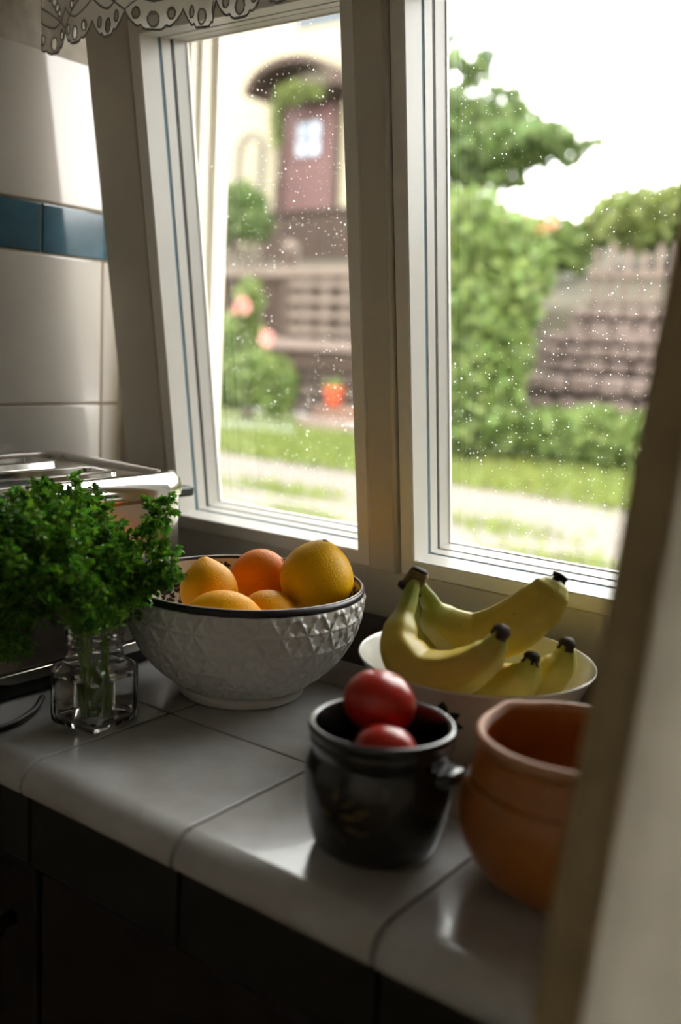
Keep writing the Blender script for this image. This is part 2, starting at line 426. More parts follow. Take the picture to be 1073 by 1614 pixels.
for q in range(nv+1):
    s = tot*q/nv; k = max(i for i in range(len(arc)) if arc[i] <= s+1e-9); k = min(k, len(outer)-2)
    f = (s-arc[k])/(arc[k+1]-arc[k]); P = outer[k].lerp(outer[k+1], f); tg = (outer[k+1]-outer[k]).normalized(); nr = Vector((tg.y, -tg.x))
    fade = min(1, s/.012, (tot-s)/.004)
    for i in range(nth):
        th = 2*PI*i/nth; hgt = .0032*stars(28*i/nth, (tot-s+.004)/.0295)*max(0, fade)
        r, z = P.x+nr.x*hgt, P.y+nr.y*hgt
        vs.append((r*math.cos(th), r*math.sin(th), z))
for q in range(nv):
    for i in range(nth):
        j = (i+1) % nth; fs.append((q*nth+i, q*nth+j, (q+1)*nth+j, (q+1)*nth+i))
obj('body', mesh('body', vs, fs, True), M_bowl, bowl)
obj('foot_ring', lathe('foot_ring', [(.060, 0), (.070, 0), (.0725, .002), (.0728, .0125), (.064, .0125), (.060, .004)], 96, closed=True), M_bowl, bowl)
inner = smooth_prof([(0, .0165), (.045, .0175), (.072, .024), (.094, .037), (.110, .055), (.1215, .076), (.1285, .098), (.1315, .118), (.1325, .1285)], 8)
lining = obj('lining', lathe('lining', [tuple(p) for p in inner], 128), M_cream, bowl)
obj('rim_band', lathe('rim_band', [(.1372, .1235), (.1378, .126), (.1376, .1295), (.1356, .1316), (.1338, .1312), (.1324, .1285), (.1330, .1262)], 160, closed=True), M_ink, bowl)
obj('rim_edge', lathe('rim_edge', [(.1350, .1311), (.1357, .13185), (.1346, .13225), (.1334, .1318), (.1338, .1309)], 160, closed=True), M_bowl, bowl)
iarc = [0]
for a, b in zip(inner, inner[1:]): iarc.append(iarc[-1]+(b-a).length)
def in_pt(th, s, off=.0004):
    s = max(.001, min(iarc[-1]-1e-5, s)); k = max(i for i in range(len(iarc)) if iarc[i] <= s); k = min(k, len(inner)-2)
    f = (s-iarc[k])/(iarc[k+1]-iarc[k]); P = inner[k].lerp(inner[k+1], f); tg = (inner[k+1]-inner[k]).normalized()
    r, z = P.x-tg.y*off, P.y+tg.x*off
    return (r*math.cos(th), r*math.sin(th), z)
def leafprint(cx, s0, ang, ln, wd, pts=7):
    """flat leaf in print space (arc along rim, arc up the wall)"""
    left, right = [], []
    for k in range(pts):
        t = k/(pts-1); ww = wd*math.sin(PI*min(.999, t**.8))*.5+.00005
        x, y = ln*t, ww; bend = .25*ln*t*t
        for sg, lst in ((1, left), (-1, right)):
            px, py = x, sg*y+bend*.5
            lst.append((cx+px*math.cos(ang)-py*math.sin(ang), s0+px*math.sin(ang)+py*math.cos(ang)))
    return left, right
pv, pf = [], []
def addstrip(left, right):
    o = len(pv); n = len(left)
    for a in left+right: pv.append(in_pt(a[0]/.125, a[1]))
    for k in range(n-1): pf.append((o+k, o+k+1, o+n+k+1, o+n+k))
rnd = random.Random(3); circ = 2*PI*.125
nbr = 48
for b in range(nbr):
    for lev, sbase in enumerate((iarc[-1]-.112, iarc[-1]-.076, iarc[-1]-.043)):
        x0 = circ*(b+.5*(lev % 2)+rnd.uniform(-.3, .3))/nbr; dirn = rnd.choice((1, -1))
        ang = PI/2-dirn*.5; curve = dirn*rnd.uniform(22, 48); L = .036; step = .0058
        x, y, a = x0, sbase, ang; path = []
        for k in range(int(L/step)+1):
            path.append((x, y, a)); x += step*math.cos(a); y += step*math.sin(a); a += curve*step*.9
        lft = [(p[0]-.0005*math.sin(p[2]), p[1]+.0005*math.cos(p[2])) for p in path]; rgt = [(p[0]+.0005*math.sin(p[2]), p[1]-.0005*math.cos(p[2])) for p in path]
        addstrip(lft, rgt)
        for k, p in enumerate(path):
            if k == 0: continue
            l2 = .0092*(1-.4*k/len(path))
            for sg in (1, -1):
                if iarc[-1]-.006 > p[1]: addstrip(*leafprint(p[0], p[1], p[2]+sg*.85, l2, .0046))
        if path[-1][1] < iarc[-1]-.012: addstrip(*leafprint(path[-1][0], path[-1][1], path[-1][2], .008, .0036))
lp = obj('leaf_print', mesh('leaf_print', pv, pf), M_ink, lining); tag(lp, 'black leaf print', kind='stuff')

# ------------------------------------------------------------------ citrus
M_lemon = mat('lemon_skin', '#f0a600', .45, var=.08, vscale=25, bump=.35, bscale=420, spec=.16)
M_lemonB = mat('pale_lemon_skin', '#e8b000', .42, var=.08, vscale=25, bump=.35, bscale=420, spec=.2)
M_orange = mat('orange_skin', '#f08400', .45, var=.06, vscale=25, bump=.4, bscale=460, spec=.16)
M_stemscar = mat('stem_scar', '#8a6a2a', .8)
def citrus(name, label, c, rx, rz, nub, m, axis, nub2=.0, seed=0):
    r_ = random.Random(seed); prof = []; n = 30
    for k in range(n+1):
        a = -PI/2+PI*k/n; r = rx*math.cos(a); z = rz*math.sin(a)
        r = rx*math.cos(a)**(.92 if nub else 1.0) if math.cos(a) > 0 else 0
        if z > 0: z += nub*math.exp(-(r/(.36*rx))**2)
        else: z -= nub2*math.exp(-(r/(.28*rx))**2)
        prof.append((max(r, 0) if 0 < k < n else 0, z))
    me = lathe('skin', prof, 40)
    for v in me.vertices:
        f = 1+.018*math.sin(3*math.atan2(v.co.y, v.co.x)+seed)+.012*math.sin(v.co.z*90+seed*2); v.co.x *= f; v.co.y *= f*1.02
    q = Vector((0, 0, 1)).rotation_difference(Vector(axis))
    t = thing(name, label, 'fruit', c, q.to_euler(), group='citrus in the patterned bowl')
    obj('skin', me, m, t)
    zt = rz+nub
    obj('stem_scar', lathe('stem_scar', [(0, .0008), (.0028, .0004), (.0040, -.0012)], 14), M_stemscar, t, (0, 0, zt))
    return t
citrus('lemon', 'biggest pale yellow lemon on the right of the patterned bowl', (-.687, .898, Z0-.264), .0425, .0415, .005, M_lemonB, (.18, .05, 1), seed=1)
citrus('orange', 'round orange between the lemons in the patterned bowl', (-.767, .890, Z0-.277), .0350, .0345, .001, M_orange, (.55, .3, .55), seed=2)
citrus('lemon', 'lemon with pointed nub upward, next to the parsley', (-.764, .800, Z0-.2800), .0325, .036, .006, M_lemon, (-.35, .1, .85), seed=3)
citrus('lemon', 'lemon lying on its side at the front rim of the bowl', (-.706, .760, Z0-.2895), .0285, .040, .006, M_lemon, (.80, .58, .05), .004, seed=4)
citrus('lemon', 'small lemon mostly hidden below the orange and the big lemon', (-.704, .832, Z0-.3000), .0290, .031, .004, M_lemon, (.5, .8, .1), seed=5)

# ------------------------------------------------------------------ white bowl and bananas
WX, WY = -.4565, .8694
M_white = mat('white_porcelain', '#d2d0c6', .22, var=.02, coat=.3)
wb = thing('white_bowl', 'plain white porcelain bowl holding the bananas', 'bowl', (WX, WY, CT+.0008))
po = smooth_prof([(.052, .006), (.062, .012), (.083, .034), (.101, .062), (.113, .086), (.1185, .0968)], 6)
pi_ = smooth_prof([(.1165, .0972), (.1105, .086), (.0985, .063), (.080, .036), (.058, .0155), (0, .0125)], 6)
obj('body', lathe('body', [(0, .006)]+[tuple(p) for p in po]+[(.1198, .0985), (.1192, .1), (.1178, .0995)]+[tuple(p) for p in pi_], 128), M_white, wb)
obj('foot_ring', lathe('foot_ring', [(.046, 0), (.051, 0), (.0525, .0065), (.044, .0065)], 96, closed=True), M_white, wb)
# small green sprig printed on the outside of the bowl, on the side facing the pots
sv, sf = [], []
def outp(th, z):
    r = .05
    for a, b in zip(po, po[1:]):
        if a.y <= z <= b.y: r = a.x+(b.x-a.x)*(z-a.y)/(b.y-a.y)
    return ((r+.0006)*math.cos(th), (r+.0006)*math.sin(th), z)
for lx, lz, an, ln in ((0, .064, 1.3, .010), (.003, .062, .4, .009), (-.004, .062, 2.5, .009), (.002, .056, 5.2, .009), (.005, .058, 6.0, .008)):
    l, r = leafprint(lx*1.5, .03+lz*.6+(lz-.06)*1.2, an, ln*1.5, .009); o = len(sv)
    for a in l+r: sv.append(outp(math.radians(-77)+a[0]/.1, min(.095, max(.007, a[1]))))
    for k in range(6): sf.append((o+k, o+k+1, o+7+k+1, o+7+k))
tag(obj('sprig_print', mesh('sprig_print', sv, sf), mat('green_print', '#27402c', .4), wb), 'dark green sprig print')

M_ban = mat('banana_skin', '#cbb346', .42, var=.10, vscale=22, bump=.1, bscale=120)
nt = M_ban.node_tree; N = nt.nodes; L = nt.links; bsd = N['Principled BSDF']
old = bsd.inputs['Base Color'].links[0].from_socket
att = N.new('ShaderNodeAttribute'); att.attribute_name = 'ripe'
mixg = N.new('ShaderNodeMix'); mixg.data_type = 'RGBA'; L.new(att.outputs['Fac'], mixg.inputs[0]); L.new(old, mixg.inputs[6]); mixg.inputs[7].default_value = (*lin('#8f9c3a'), 1)
vo = N.new('ShaderNodeTexNoise'); vo.inputs['Scale'].default_value = 330; tcb = N.new('ShaderNodeTexCoord'); L.new(tcb.outputs['Object'], vo.inputs['Vector'])
gtb = N.new('ShaderNodeMapRange'); gtb.inputs[1].default_value = .71; gtb.inputs[2].default_value = .76; L.new(vo.outputs[0], gtb.inputs[0])
mixs = N.new('ShaderNodeMix'); mixs.data_type = 'RGBA'; L.new(gtb.outputs[0], mixs.inputs[0]); L.new(mixg.outputs[2], mixs.inputs[6]); mixs.inputs[7].default_value = (*lin('#6b5020'), 1)
L.new(mixs.outputs[2], bsd.inputs['Base Color'])
M_btip = mat('banana_tip', '#2a1d16', .8, var=.4, vscale=150, bump=.6, bscale=200)
M_crown = mat('banana_crown', '#6f6238', .7, var=.35, vscale=90, bump=.5, bscale=150)
bun = thing('banana_bunch', 'bunch of four yellow-green bananas leaning out of the white bowl', 'bananas', (-.456, .86, Z0-.33))
o0 = Vector((-.456, .86, Z0-.33))
BAN = {
 'A': ([(-0.5092,0.8252,1.0767),(-0.5075,0.8166,1.0589),(-0.5049,0.8020,1.0395),(-0.4967,0.7874,1.0185),(-0.4716,0.7844,0.9996),(-0.4386,0.7932,1.0043),(-0.4110,0.8014,1.0256),(-0.3985,0.8071,1.0516)], .0255),
 'B': ([(-0.5087,0.8281,1.0763),(-0.4984,0.8392,1.0568),(-0.4877,0.8477,1.0356),(-0.4614,0.8616,1.0218),(-0.4309,0.8764,1.0340),(-0.4069,0.8899,1.0573),(-0.3942,0.8969,1.0767),(-0.3897,0.9025,1.0882)], .0285),
 'C': ([(-0.5107,0.8277,1.0760),(-0.5112,0.8435,1.0502),(-0.5090,0.8513,1.0190),(-0.4930,0.8567,0.9875),(-0.4545,0.8566,0.9719),(-0.4151,0.8553,0.9782),(-0.3952,0.8575,0.9975),(-0.3897,0.8592,1.0170)], .0240),
 'D': ([(-0.5112,0.8310,1.0754),(-0.5131,0.8542,1.0479),(-0.5093,0.8806,1.0095),(-0.4882,0.8956,0.9762),(-0.4421,0.9023,0.9664),(-0.3987,0.8991,0.9800),(-0.3782,0.8996,1.0014),(-0.3734,0.9018,1.0256)], .0245)}
def brad(R, early=False):
    K = [(0, .0068), (.08, .0080), (.17, .0105), (.27, R*.74), (.40, R*.97), (.60, R), (.74, R*.92), (.85, R*.74), (.93, R*.50), (.975, R*.32), (1, R*.22)] if early else [(0, .0068), (.10, .0082), (.22, .0100), (.35, R*.70), (.50, R*.97), (.62, R), (.74, R*.92), (.85, R*.74), (.93, R*.50), (.975, R*.32), (1, R*.22)]
    def f(t):
        for (a, x), (b, y) in zip(K, K[1:]):
            if t <= b: q = (t-a)/(b-a); q = q*q*(3-2*q); return x+(y-x)*q
        return K[-1][1]
    return f
for k, (pts, R) in BAN.items():
    path = smooth_prof([Vector(p)-o0 for p in pts], 8)
    v, f = tube_data(path, brad(R, k == 'B'), 20, lambda a: .25*.93+.75*.95*math.cos(PI/5)/math.cos((a % (2*PI/5))-PI/5)+.06)
    me = mesh('banana', v, f, True); a = me.attributes.new('ripe', 'FLOAT', 'POINT'); np_ = len(path)
    for i in range(len(v)):
        t = (i//20)/(np_-1); a.data[i].value = min(1, max(0, (.40-t)/.22)*.8+max(0, (t-.80)/.18)*.7)
    b = obj('banana', me, M_ban, bun)
    d = (path[-1]-path[-3]).normalized(); tp = path[-1]
    obj('tip', tube('tip', [tp-d*.007, tp-d*.003, tp+d*.001, tp+d*.004, tp+d*.0055], lambda t: R*(.345-.10*t+.04*math.sin(9*t+R*900))*(1 if t < .8 else .65), 13, lambda a: 1+.16*math.sin(3*a+R*500)+.08*math.sin(5*a)), M_btip, b)
cd_ = Vector((.35, .12, .9)).normalized(); c0 = Vector((-.5098, .828, 1.0745))-o0
cr = obj('crown', tube('crown', [c0-cd_*.008, c0-cd_*.002, c0+cd_*.004, c0+cd_*.010, c0+cd_*.013], lambda t: .0105-.003*t, 14, lambda a: 1+.28*math.cos(2*a)+.05*math.sin(5*a)), M_crown, bun)
obj('crown_scar', tube('crown_scar', [c0-cd_*.010, c0-cd_*.007, c0-cd_*.0045], .0115, 14, lambda a: 1+.30*math.cos(2*a)), M_btip, cr)
obj('crown_scar', tube('crown_scar', [c0+cd_*.0125, c0+cd_*.0150], .0070, 12, lambda a: 1+.28*math.cos(2*a)), M_btip, cr)

# ------------------------------------------------------------------ dark glazed pot with tomatoes
PX, PY = -.4162, .6413
M_dpot = mat('dark_glaze', '#1c1d1a', .25, var=.3, vscale=18, coat=.5, bump=.05, bscale=60)
dp = thing('dark_pot', 'dark glazed stoneware pot with a small lug handle, holding the tomatoes', 'pot', (PX, PY, CT+.0008))
op = smooth_prof([(.043, .0005), (.050, .004), (.0545, .014), (.0595, .035), (.0615, .055), (.0605, .068), (.0575, .077), (.0555, .0815), (.0570, .086), (.0588, .092), (.0580, .096)], 5)
ip = smooth_prof([(.0545, .1035), (.0520, .095), (.0515, .083), (.0555, .068), (.0560, .050), (.053, .03), (.044, .012), (0, .008)], 5)
obj('body', lathe('body', [(0, .001), (.040, .001)]+[tuple(p) for p in op]+[(.0590, .0975), (.0602, .1015), (.0595, .1045), (.0575, .1058), (.0555, .1050)]+[tuple(p) for p in ip], 96), M_dpot, dp)
for an in (8,):
    a = math.radians(an); c = Vector((math.cos(a), math.sin(a), 0)); tt = Vector((-math.sin(a), math.cos(a), 0))
    pth = smooth_prof([c*.055-tt*.014+Vector((0, 0, .072)), c*.0635-tt*.010+Vector((0, 0, .0745)), c*.0655+Vector((0, 0, .0755)), c*.0635+tt*.010+Vector((0, 0, .0745)), c*.055+tt*.014+Vector((0, 0, .072))], 6)
    obj('lug_handle', tube('lug_handle', pth, .0055, 12), M_dpot, dp)
M_paint = mat('painted_motif', '#5c4d22', .5, vscale=90, col2='#2a2418')
mv, mf = [], []
def opt(th, z):
    r = .06
    for a, b in zip(op, op[1:]):
        if a.y <= z <= b.y: r = a.x+(b.x-a.x)*(z-a.y)/(b.y-a.y)
    return ((r+.0005)*math.cos(th), (r+.0005)*math.sin(th), z)
for lx, lz, an, ln in ((0, .055, .6, .018), (-.002, .048, .0, .020), (.004, .040, -.4, .018), (-.006, .058, 1.3, .013), (.010, .052, .2, .014), (-.008, .044, 2.6, .012), (-.004, .034, -1.0, .014), (.012, .034, .3, .014)):
    l, r = leafprint(lx, lz, an, ln, .0042); o = len(mv)
    for a in l+r: mv.append(opt(math.radians(-84)+a[0]/.06, min(.075, max(.005, a[1]))))
    for k in range(6): mf.append((o+k, o+k+1, o+7+k+1, o+7+k))
tag(obj('painted_motif', mesh('painted_motif', mv, mf), M_paint, dp), 'faded ochre leaf motif')
M_tom = mat('tomato_skin', '#b01c0e', .28, var=.12, vscale=20, coat=.2)
M_calyx = mat('tomato_scar', '#5b3a18', .7)
def tomato(label, c, r, axis, seed):
    prof = [(0, -.86)] + [(math.cos(-PI/2+PI*k/28), .88*math.sin(-PI/2+PI*k/28)) for k in range(1, 28)] + [(0, .80)]
    me = lathe('skin', [(a*r, (b-(.09*math.exp(-(a/.22)**2) if b > 0 else 0))*r) for a, b in prof], 48)
    for v in me.vertices:
        th = math.atan2(v.co.y, v.co.x); f = 1+.022*math.cos(5*th+seed)*max(0, v.co.z/r+.2); v.co.x *= f; v.co.y *= f
    t = thing('tomato', label, 'tomato', c, Vector((0, 0, 1)).rotation_difference(Vector(axis)).to_euler(), group='tomatoes in the dark pot')
    obj('skin', me, M_tom, t)
    obj('stem_scar', lathe('stem_scar', [(0, .0012), (.0022, .0010), (.003, -.001)], 12), M_calyx, t, (0, 0, r*.725))
tomato('larger ripe red tomato on top at the back of the dark pot', (-.4306, .6567, Z0-.2858), .0305, (.15, .25, .9), 0)
tomato('smaller red tomato lower at the front of the dark pot', (-.3990, .6205, Z0-.3095), .0258, (-.05, .35, .9), 2)

# ------------------------------------------------------------------ orange-brown clay pot
M_clay = mat('clay_glaze', '#a4632a', .34, var=.12, vscale=14, coat=.3, bump=.06, bscale=50)
M_clayrim = mat('bare_clay_rim', '#bd8a66', .55, var=.1, vscale=30)
cp = thing('clay_pot', 'orange-brown glazed clay pot with a groove, beside the curtain', 'pot', (-.2702, .6819, CT+.0008))
oc = smooth_prof([(.043, .001), (.056, .008), (.070, .022), (.079, .038), (.0825, .056), (.0815, .072), (.0785, .084)], 5)
oc2 = smooth_prof([(.0775, .0865), (.0745, .098), (.0720, .108), (.0715, .114)], 4)
ic = smooth_prof([(.0665, .1185), (.0665, .108), (.0715, .092), (.0765, .070), (.0765, .052), (.068, .028), (.050, .012), (0, .009)], 5)
def lip(me):
    """pinched pouring lip"""
    a0 = math.radians(160)
    for v in me.vertices:
        if v.co.z > .095:
            th = math.atan2(v.co.y, v.co.x); d = (th-a0+PI) % (2*PI)-PI
            k = math.exp(-(d/.2)**2)*(v.co.z-.095)/.028
            s = 1+.03*k; v.co.x *= s; v.co.y *= s; v.co.z += .0022*k
    return me
obj('body', lip(lathe('body', [(0, .001), (.04, .0005)]+[tuple(p) for p in oc]+[(.0752, .0853)]+[tuple(p) for p in oc2]+[(.0685, .1165)]+[tuple(p) for p in ic], 96)), M_clay, cp)
obj('rim', lip(lathe('rim', [(.0716, .1135), (.0738, .1165), (.0740, .1205), (.0720, .1232), (.0690, .1230), (.0668, .1200), (.0664, .1175)], 96, closed=True)), M_clayrim, cp)

# ------------------------------------------------------------------ glass jar with parsley
JX, JY = -.7885, .6565
jar = thing('glass_jar', 'clear square glass jar with round neck, half full of water', 'jar', (JX, JY, CT+.0006), (0, 0, math.radians(5)))
def sect(half, rc, blend, rneck, n=72):
    pts = []
    for i in range(n):
        a = 2*PI*i/n; c, s = math.cos(a), math.sin(a)
        h = half-rc
        # rounded square radius along direction
        m_ = max(abs(c), abs(s)); r = half/m_; x, y = abs(r*c), abs(r*s)
        if x > h and y > h:
            b_ = h*(abs(c)+abs(s)); disc = b_*b_-(2*h*h-rc*rc); r = b_+math.sqrt(max(disc, 0))
        r = r*(1-blend)+rneck*blend; pts.append((r*c, r*s))
    return pts
L_out = [(.0305, .0005, .0), (.033, .004, .0), (.0335, .01, 0), (.0335, .058, 0), (.0333, .0615, .03), (.0326, .0645, .25), (.0315, .067, .7), (.0305, .0695, 1), (.0288, .075, 1), (.0285, .083, 1), (.0300, .0845, 1), (.0302, .087, 1), (.0287, .0885, 1), (.0286, .0945, 1), (.0300, .096, 1), (.0302, .0985, 1), (.0290, .100, 1), (.0292, .107, 1), (.0302, .1085, 1), (.0300, .1100, 1), (.0285, .1105, 1)]
L_in = [(.0265, .1095, 1), (.0262, .075, 1), (.0280, .068, .85), (.0298, .063, .25), (.0305, .060, .03), (.0307, .055, 0), (.0307, .012, 0), (.029, .0065, 0), (.025, .0055, 0)]
lay = []
for h, z, b in L_out+L_in: lay.append((sect(h if b < 1 else .0305, .0065, b, h if b > 0 else .03), z))
obj('glass', loft('glass', lay, True, True), M_glass, jar)
wlay = [(sect(h-.0006, .006, 0, .03), z) for h, z in ((.0250, .0065), (.0285, .0075), (.0301, .013), (.0301, .048), (.0301, .050))]
obj('water', loft('water', wlay, True, True), M_water, jar)

M_stem = mat('parsley_stem', '#86ad45', .5, trans=.2)
M_pars = mat('parsley_leaf', '#62952a', .42, trans=.42, island=.5)
pb = thing('parsley_bunch', 'bunch of curly green parsley standing in the glass jar', 'parsley', (JX, JY, CT+.012))
rp = random.Random(21)
def leaflet(c, d, upv, size, rr):
    """small ruffled lobed leaf"""
    d = d.normalized(); sd = d.cross(upv)
    if sd.length < 1e-3: sd = d.orthogonal()
    sd.normalize(); nn = sd.cross(d)
    vs = [c]; n = 9
    for k in range(n):
        a = -1.75+3.5*k/(n-1); rr_ = size*((1.0 if k % 2 == 0 else .62)*(.75+.25*math.cos(a)))
        vs.append(c+d*(rr_*math.cos(a)+size*.25)+sd*rr_*math.sin(a)+nn*(size*(.22 if k % 2 else -.20)+rr.uniform(-.1, .1)*size))
    return vs, [(0, k, k+1) for k in range(1, n)]
def sprig(path, spread, nl, size):
    """stem with leafy head"""
    path = smooth_prof(path, 6)
    st = obj('sprig', tube('sprig', path, lambda t: .0019*(1-.5*t), 6), M_stem, pb)
    parts, twigs = [], []
    end = path[-1]; n = len(path)
    for b in range(9):
        i = n-1-int((b/9)*n*.26); base = path[i]; t = (path[min(i+1, n-1)]-path[max(0, i-2)]).normalized()
        side = Vector((rp.gauss(0, 1), rp.gauss(0, 1), rp.gauss(0, .7))); d = (t*.7+side.normalized()*.9).normalized()
        ln = spread*rp.uniform(.55, 1.0)*(1 if b else .4)
        tip = base+d*ln; twigs.append(tube_data([base, base+d*ln*.5, tip], .0007, 4))
        for q in range(nl):
            f = rp.uniform(.35, 1.1); pos = base+d*ln*f+Vector((rp.gauss(0, 1), rp.gauss(0, 1), rp.gauss(0, 1)))*spread*.16
            dd = (d+Vector((rp.gauss(0, 1), rp.gauss(0, 1), rp.gauss(0, .8)))*.8)
            parts.append(leaflet(pos, dd, Vector((rp.gauss(0, .5), rp.gauss(0, .5), 1)), size*rp.uniform(.65, 1.15), rp))
    obj('foliage', mesh('foliage', *join(parts+twigs), smooth=False), M_pars, st)
zb = CT+.012
base_o = Vector((JX, JY, zb))
def target(tx, ty, tz_, spread=.026, nl=18, size=.0064, sag=0):
    a = rp.uniform(0, 2*PI); r = .014*math.sqrt(rp.random()); k = .018*math.sqrt(rp.random()); a2 = a+rp.uniform(-.5, .5)
    b = Vector((.006+r*math.cos(a+PI), -.004+r*math.sin(a+PI), .002)); e = Vector((tx, ty, tz_))-base_o
    ea = Vector((e.x, e.y, 0)); k = min(.019, ea.length*.25+.003); nk = (ea.normalized()*k if ea.length > 1e-4 else Vector())+Vector((rp.uniform(-.004, .004), rp.uniform(-.004, .004), .092))
    mid = nk.lerp(e, .5)+Vector((0, 0, .012+sag))
    target.n += 1
    if target.n % 4: sprig([nk*.6+Vector((0, 0, .034)), nk, nk.lerp(mid, .5), mid, e], spread, nl, size)
    else: sprig([b, b.lerp(nk, .5), nk, mid, e], spread, nl, size)
target.n = 0
ccx, ccy, ccz = -.822, .620, Z0-.222
for i in range(62):
    # dome of heads
    u = rp.random(); a = i*2.39996; zz = -.35+1.35*((i+.5)/62); rr = math.sqrt(max(0, 1-min(1, zz)**2))
    sc = rp.uniform(.70, 1.0)
    dx, dy = .095*rr*math.cos(a)*sc, .105*rr*math.sin(a)*sc
    target(max(-.858, ccx+dx), ccy+dy, ccz+.066*zz*sc-.42*max(0, dx*.8+dy*.59))
for p in ((-.752, .708, Z0-.170), (-.745, .712, Z0-.178), (-.727, .690, Z0-.212), (-.716, .692, Z0-.228), (-.722, .684, Z0-.240), (-.735, .680, Z0-.235), (-.834, .660, Z0-.156), (-.838, .640, Z0-.160)):
    target(*p, spread=.019, nl=11, size=.0072)
for p in ((-.840, .550, Z0-.300), (-.832, .580, Z0-.318), (-.815, .588, Z0-.310), (-.850, .540, Z0-.330), (-.855, .570, Z0-.290), (-.820, .570, Z0-.300), (-.850, .530, Z0-.270), (-.845, .520, Z0-.235), (-.850, .535, Z0-.215)):
    target(*p, spread=.02, nl=13, sag=.03)
# ------------------------------------------------------------------ lace valance across the window top
M_lace = mat('lace_cotton', '#f6f4f0', .9, trans=.5, bump=.2, bscale=900)
M_thread = mat('lace_thread', '#aaa8a4', .8, trans=.15, bump=.5, bscale=1200)  # same cotton as the cloth; its backlit darkness is put into the grey
lace = thing('lace_valance', 'scalloped white eyelet lace valance hanging across the window top', 'curtain', (0, 0, 0))
LX0, LY, SC = -1.172, .850, .0690
cs = .00095
U, V = .985, .135
nu, nvv = int(U/cs), int(V/cs)
def edge_v(t):
    """lower outline of one scallop, t in -.5..0.5"""
    a = abs(t)*2
    return .002+.023*a**2.6+.0032*math.exp(-((abs(t)-.20)/.035)**2)
def ell(x, y, cx, cy, rx, ry): return math.hypot((x-cx)/rx, (y-cy)/ry)
def lace_cell(u, v):
    """0 = open, 1 = cloth, 2 = embroidery"""
    k = math.floor(u/SC); t = u/SC-k-.5; x = t*SC
    e = edge_v(t)
    if v < e: return 0
    if v < e+.0024: return 2
    holes = [(0, .0150, .0052, .0076), (-.0195, .0220, .0036, .0056), (.0195, .0220, .0036, .0056)]
    k2 = k % 2
    holes += [(-.0095 if k2 else .012, .0500, .0036, .0042), (-.0030 if k2 else .0060, .0580, .0036, .0045), (.0040 if k2 else 0, .0665, .0038, .0048), (.0130 if k2 else -.008, .0735, .0036, .0044)]
    for cx, cy, rx, ry in holes:
        d = ell(x, v, cx, cy, rx, ry)
        if d < 1: return 0
        if ell(x, v, cx, cy, rx+.0015, ry+.0015) < 1: return 2
    sw = .0345+.0175*(abs(t)*2)**1.6
    if abs(v-sw) < .0011: return 2
    sw2 = .060+x*(.62 if k2 else -.62)
    if abs(v-sw2+.012) < .0010: return 2
    # flower of six petals
    fx, fy = (.022 if k2 else -.022), .083
    r = math.hypot(x-fx, v-fy); a = math.atan2(v-fy, x-fx)
    if .0035 < r < .0135:
        s = (a+PI/6) % (PI/3)-PI/6; pw = .0030*math.sin(PI*(r-.0035)/.010)
        if abs(r*math.sin(s)) < pw: return 2
    if r < .002: return 2
    return 1
def drape(u, v):
    x = LX0+u*.995+.004*math.sin(u*31); z = Z0+.3545+v+.004*math.sin(u*9+1)
    y = LY+.010*math.sin(u*23.0+.6)+.006*math.sin(u*51)+.010*math.exp(-((u-.325)/.012)**2)+(.02*(1-u/.02)**2 if u < .02 else 0)
    return (x, y, z)
for part, code, th in (('cloth', 1, .0003), ('embroidery', 2, .0012)):
    idx, vs, fs = {}, [], []
    for i in range(nu):
        for j in range(nvv):
            c = lace_cell((i+.5)*cs, (j+.5)*cs)
            if (code == 2 and c == 2) or (code == 1 and c >= 1):
                q = []
                for a, b in ((i, j), (i+1, j), (i+1, j+1), (i, j+1)):
                    if (a, b) not in idx: idx[(a, b)] = len(vs); vs.append(drape(a*cs, b*cs))
                    q.append(idx[(a, b)])
                fs.append(tuple(q))
    o = obj(part, mesh(part, vs, fs, True), M_lace if code == 1 else M_thread, lace)
    if code == 2:
        md = o.modifiers.new('thick', 'SOLIDIFY'); md.thickness = th; md.offset = 0
        o['kind'] = 'stuff'
# plain upper part of the valance up to its rod
vs, fs = [], []; nn = 120
for i in range(nn+1):
    for j in range(5):
        p = drape(U*i/nn, V); f = j/4
        vs.append((p[0], p[1]*(1-f)+LY*f, p[2]+f*.07))
for i in range(nn):
    for j in range(4): a = i*5+j; fs.append((a, a+5, a+6, a+1))
obj('header', mesh('header', vs, fs, True), M_lace, lace)
rod = thing('curtain_rod', 'thin rod carrying the lace valance above the window', 'rod', (0, 0, 0))
obj('rod', tube('rod', [(XW+.001, LY, Z0+.566), (2.45, LY, Z0+.566)], .006, 12), M_sash, rod)
for x in (-1.12, .4): obj('bracket', box('bracket', x-.006, x+.006, LY, 1.062, Z0+.562, Z0+.572, .001), M_sash, rod)

# ------------------------------------------------------------------ linen curtain at the right, pulled in front of the counter
M_linen = mat('linen', '#d6ccba', .9, var=.06, vscale=30, trans=.6, bump=.3, bscale=700)
M_hem = mat('linen_hem', '#b8a988', .9, var=.08, vscale=40, trans=.35, bump=.3, bscale=700)
cur = thing('linen_curtain', 'beige linen curtain hanging at the right edge in front of the pots', 'curtain', (0, 0, 0))
def cpt(s, z):
    """s metres from the leading edge, z height"""
    f = (z-(Z0+.044))/.3696
    ex, ey = -.1755+.0036*f, .5123+.0773*f
    if z < Z0-.42: ey = .5123+.0773*((-.42-.044)/.3696)-.02*(Z0-.42-z)
    if f > 1.0: ey = .5123+.0773+.06*(1-math.exp(-(f-1)))
    fold = .022*math.sin(s*30+.4*f)+.012*math.sin(s*71+1.2)-.022*math.sin(.4*f)-.0112
    return (ex+s*.86, ey+fold*min(1, s/.02+.0)-.10*s, z)
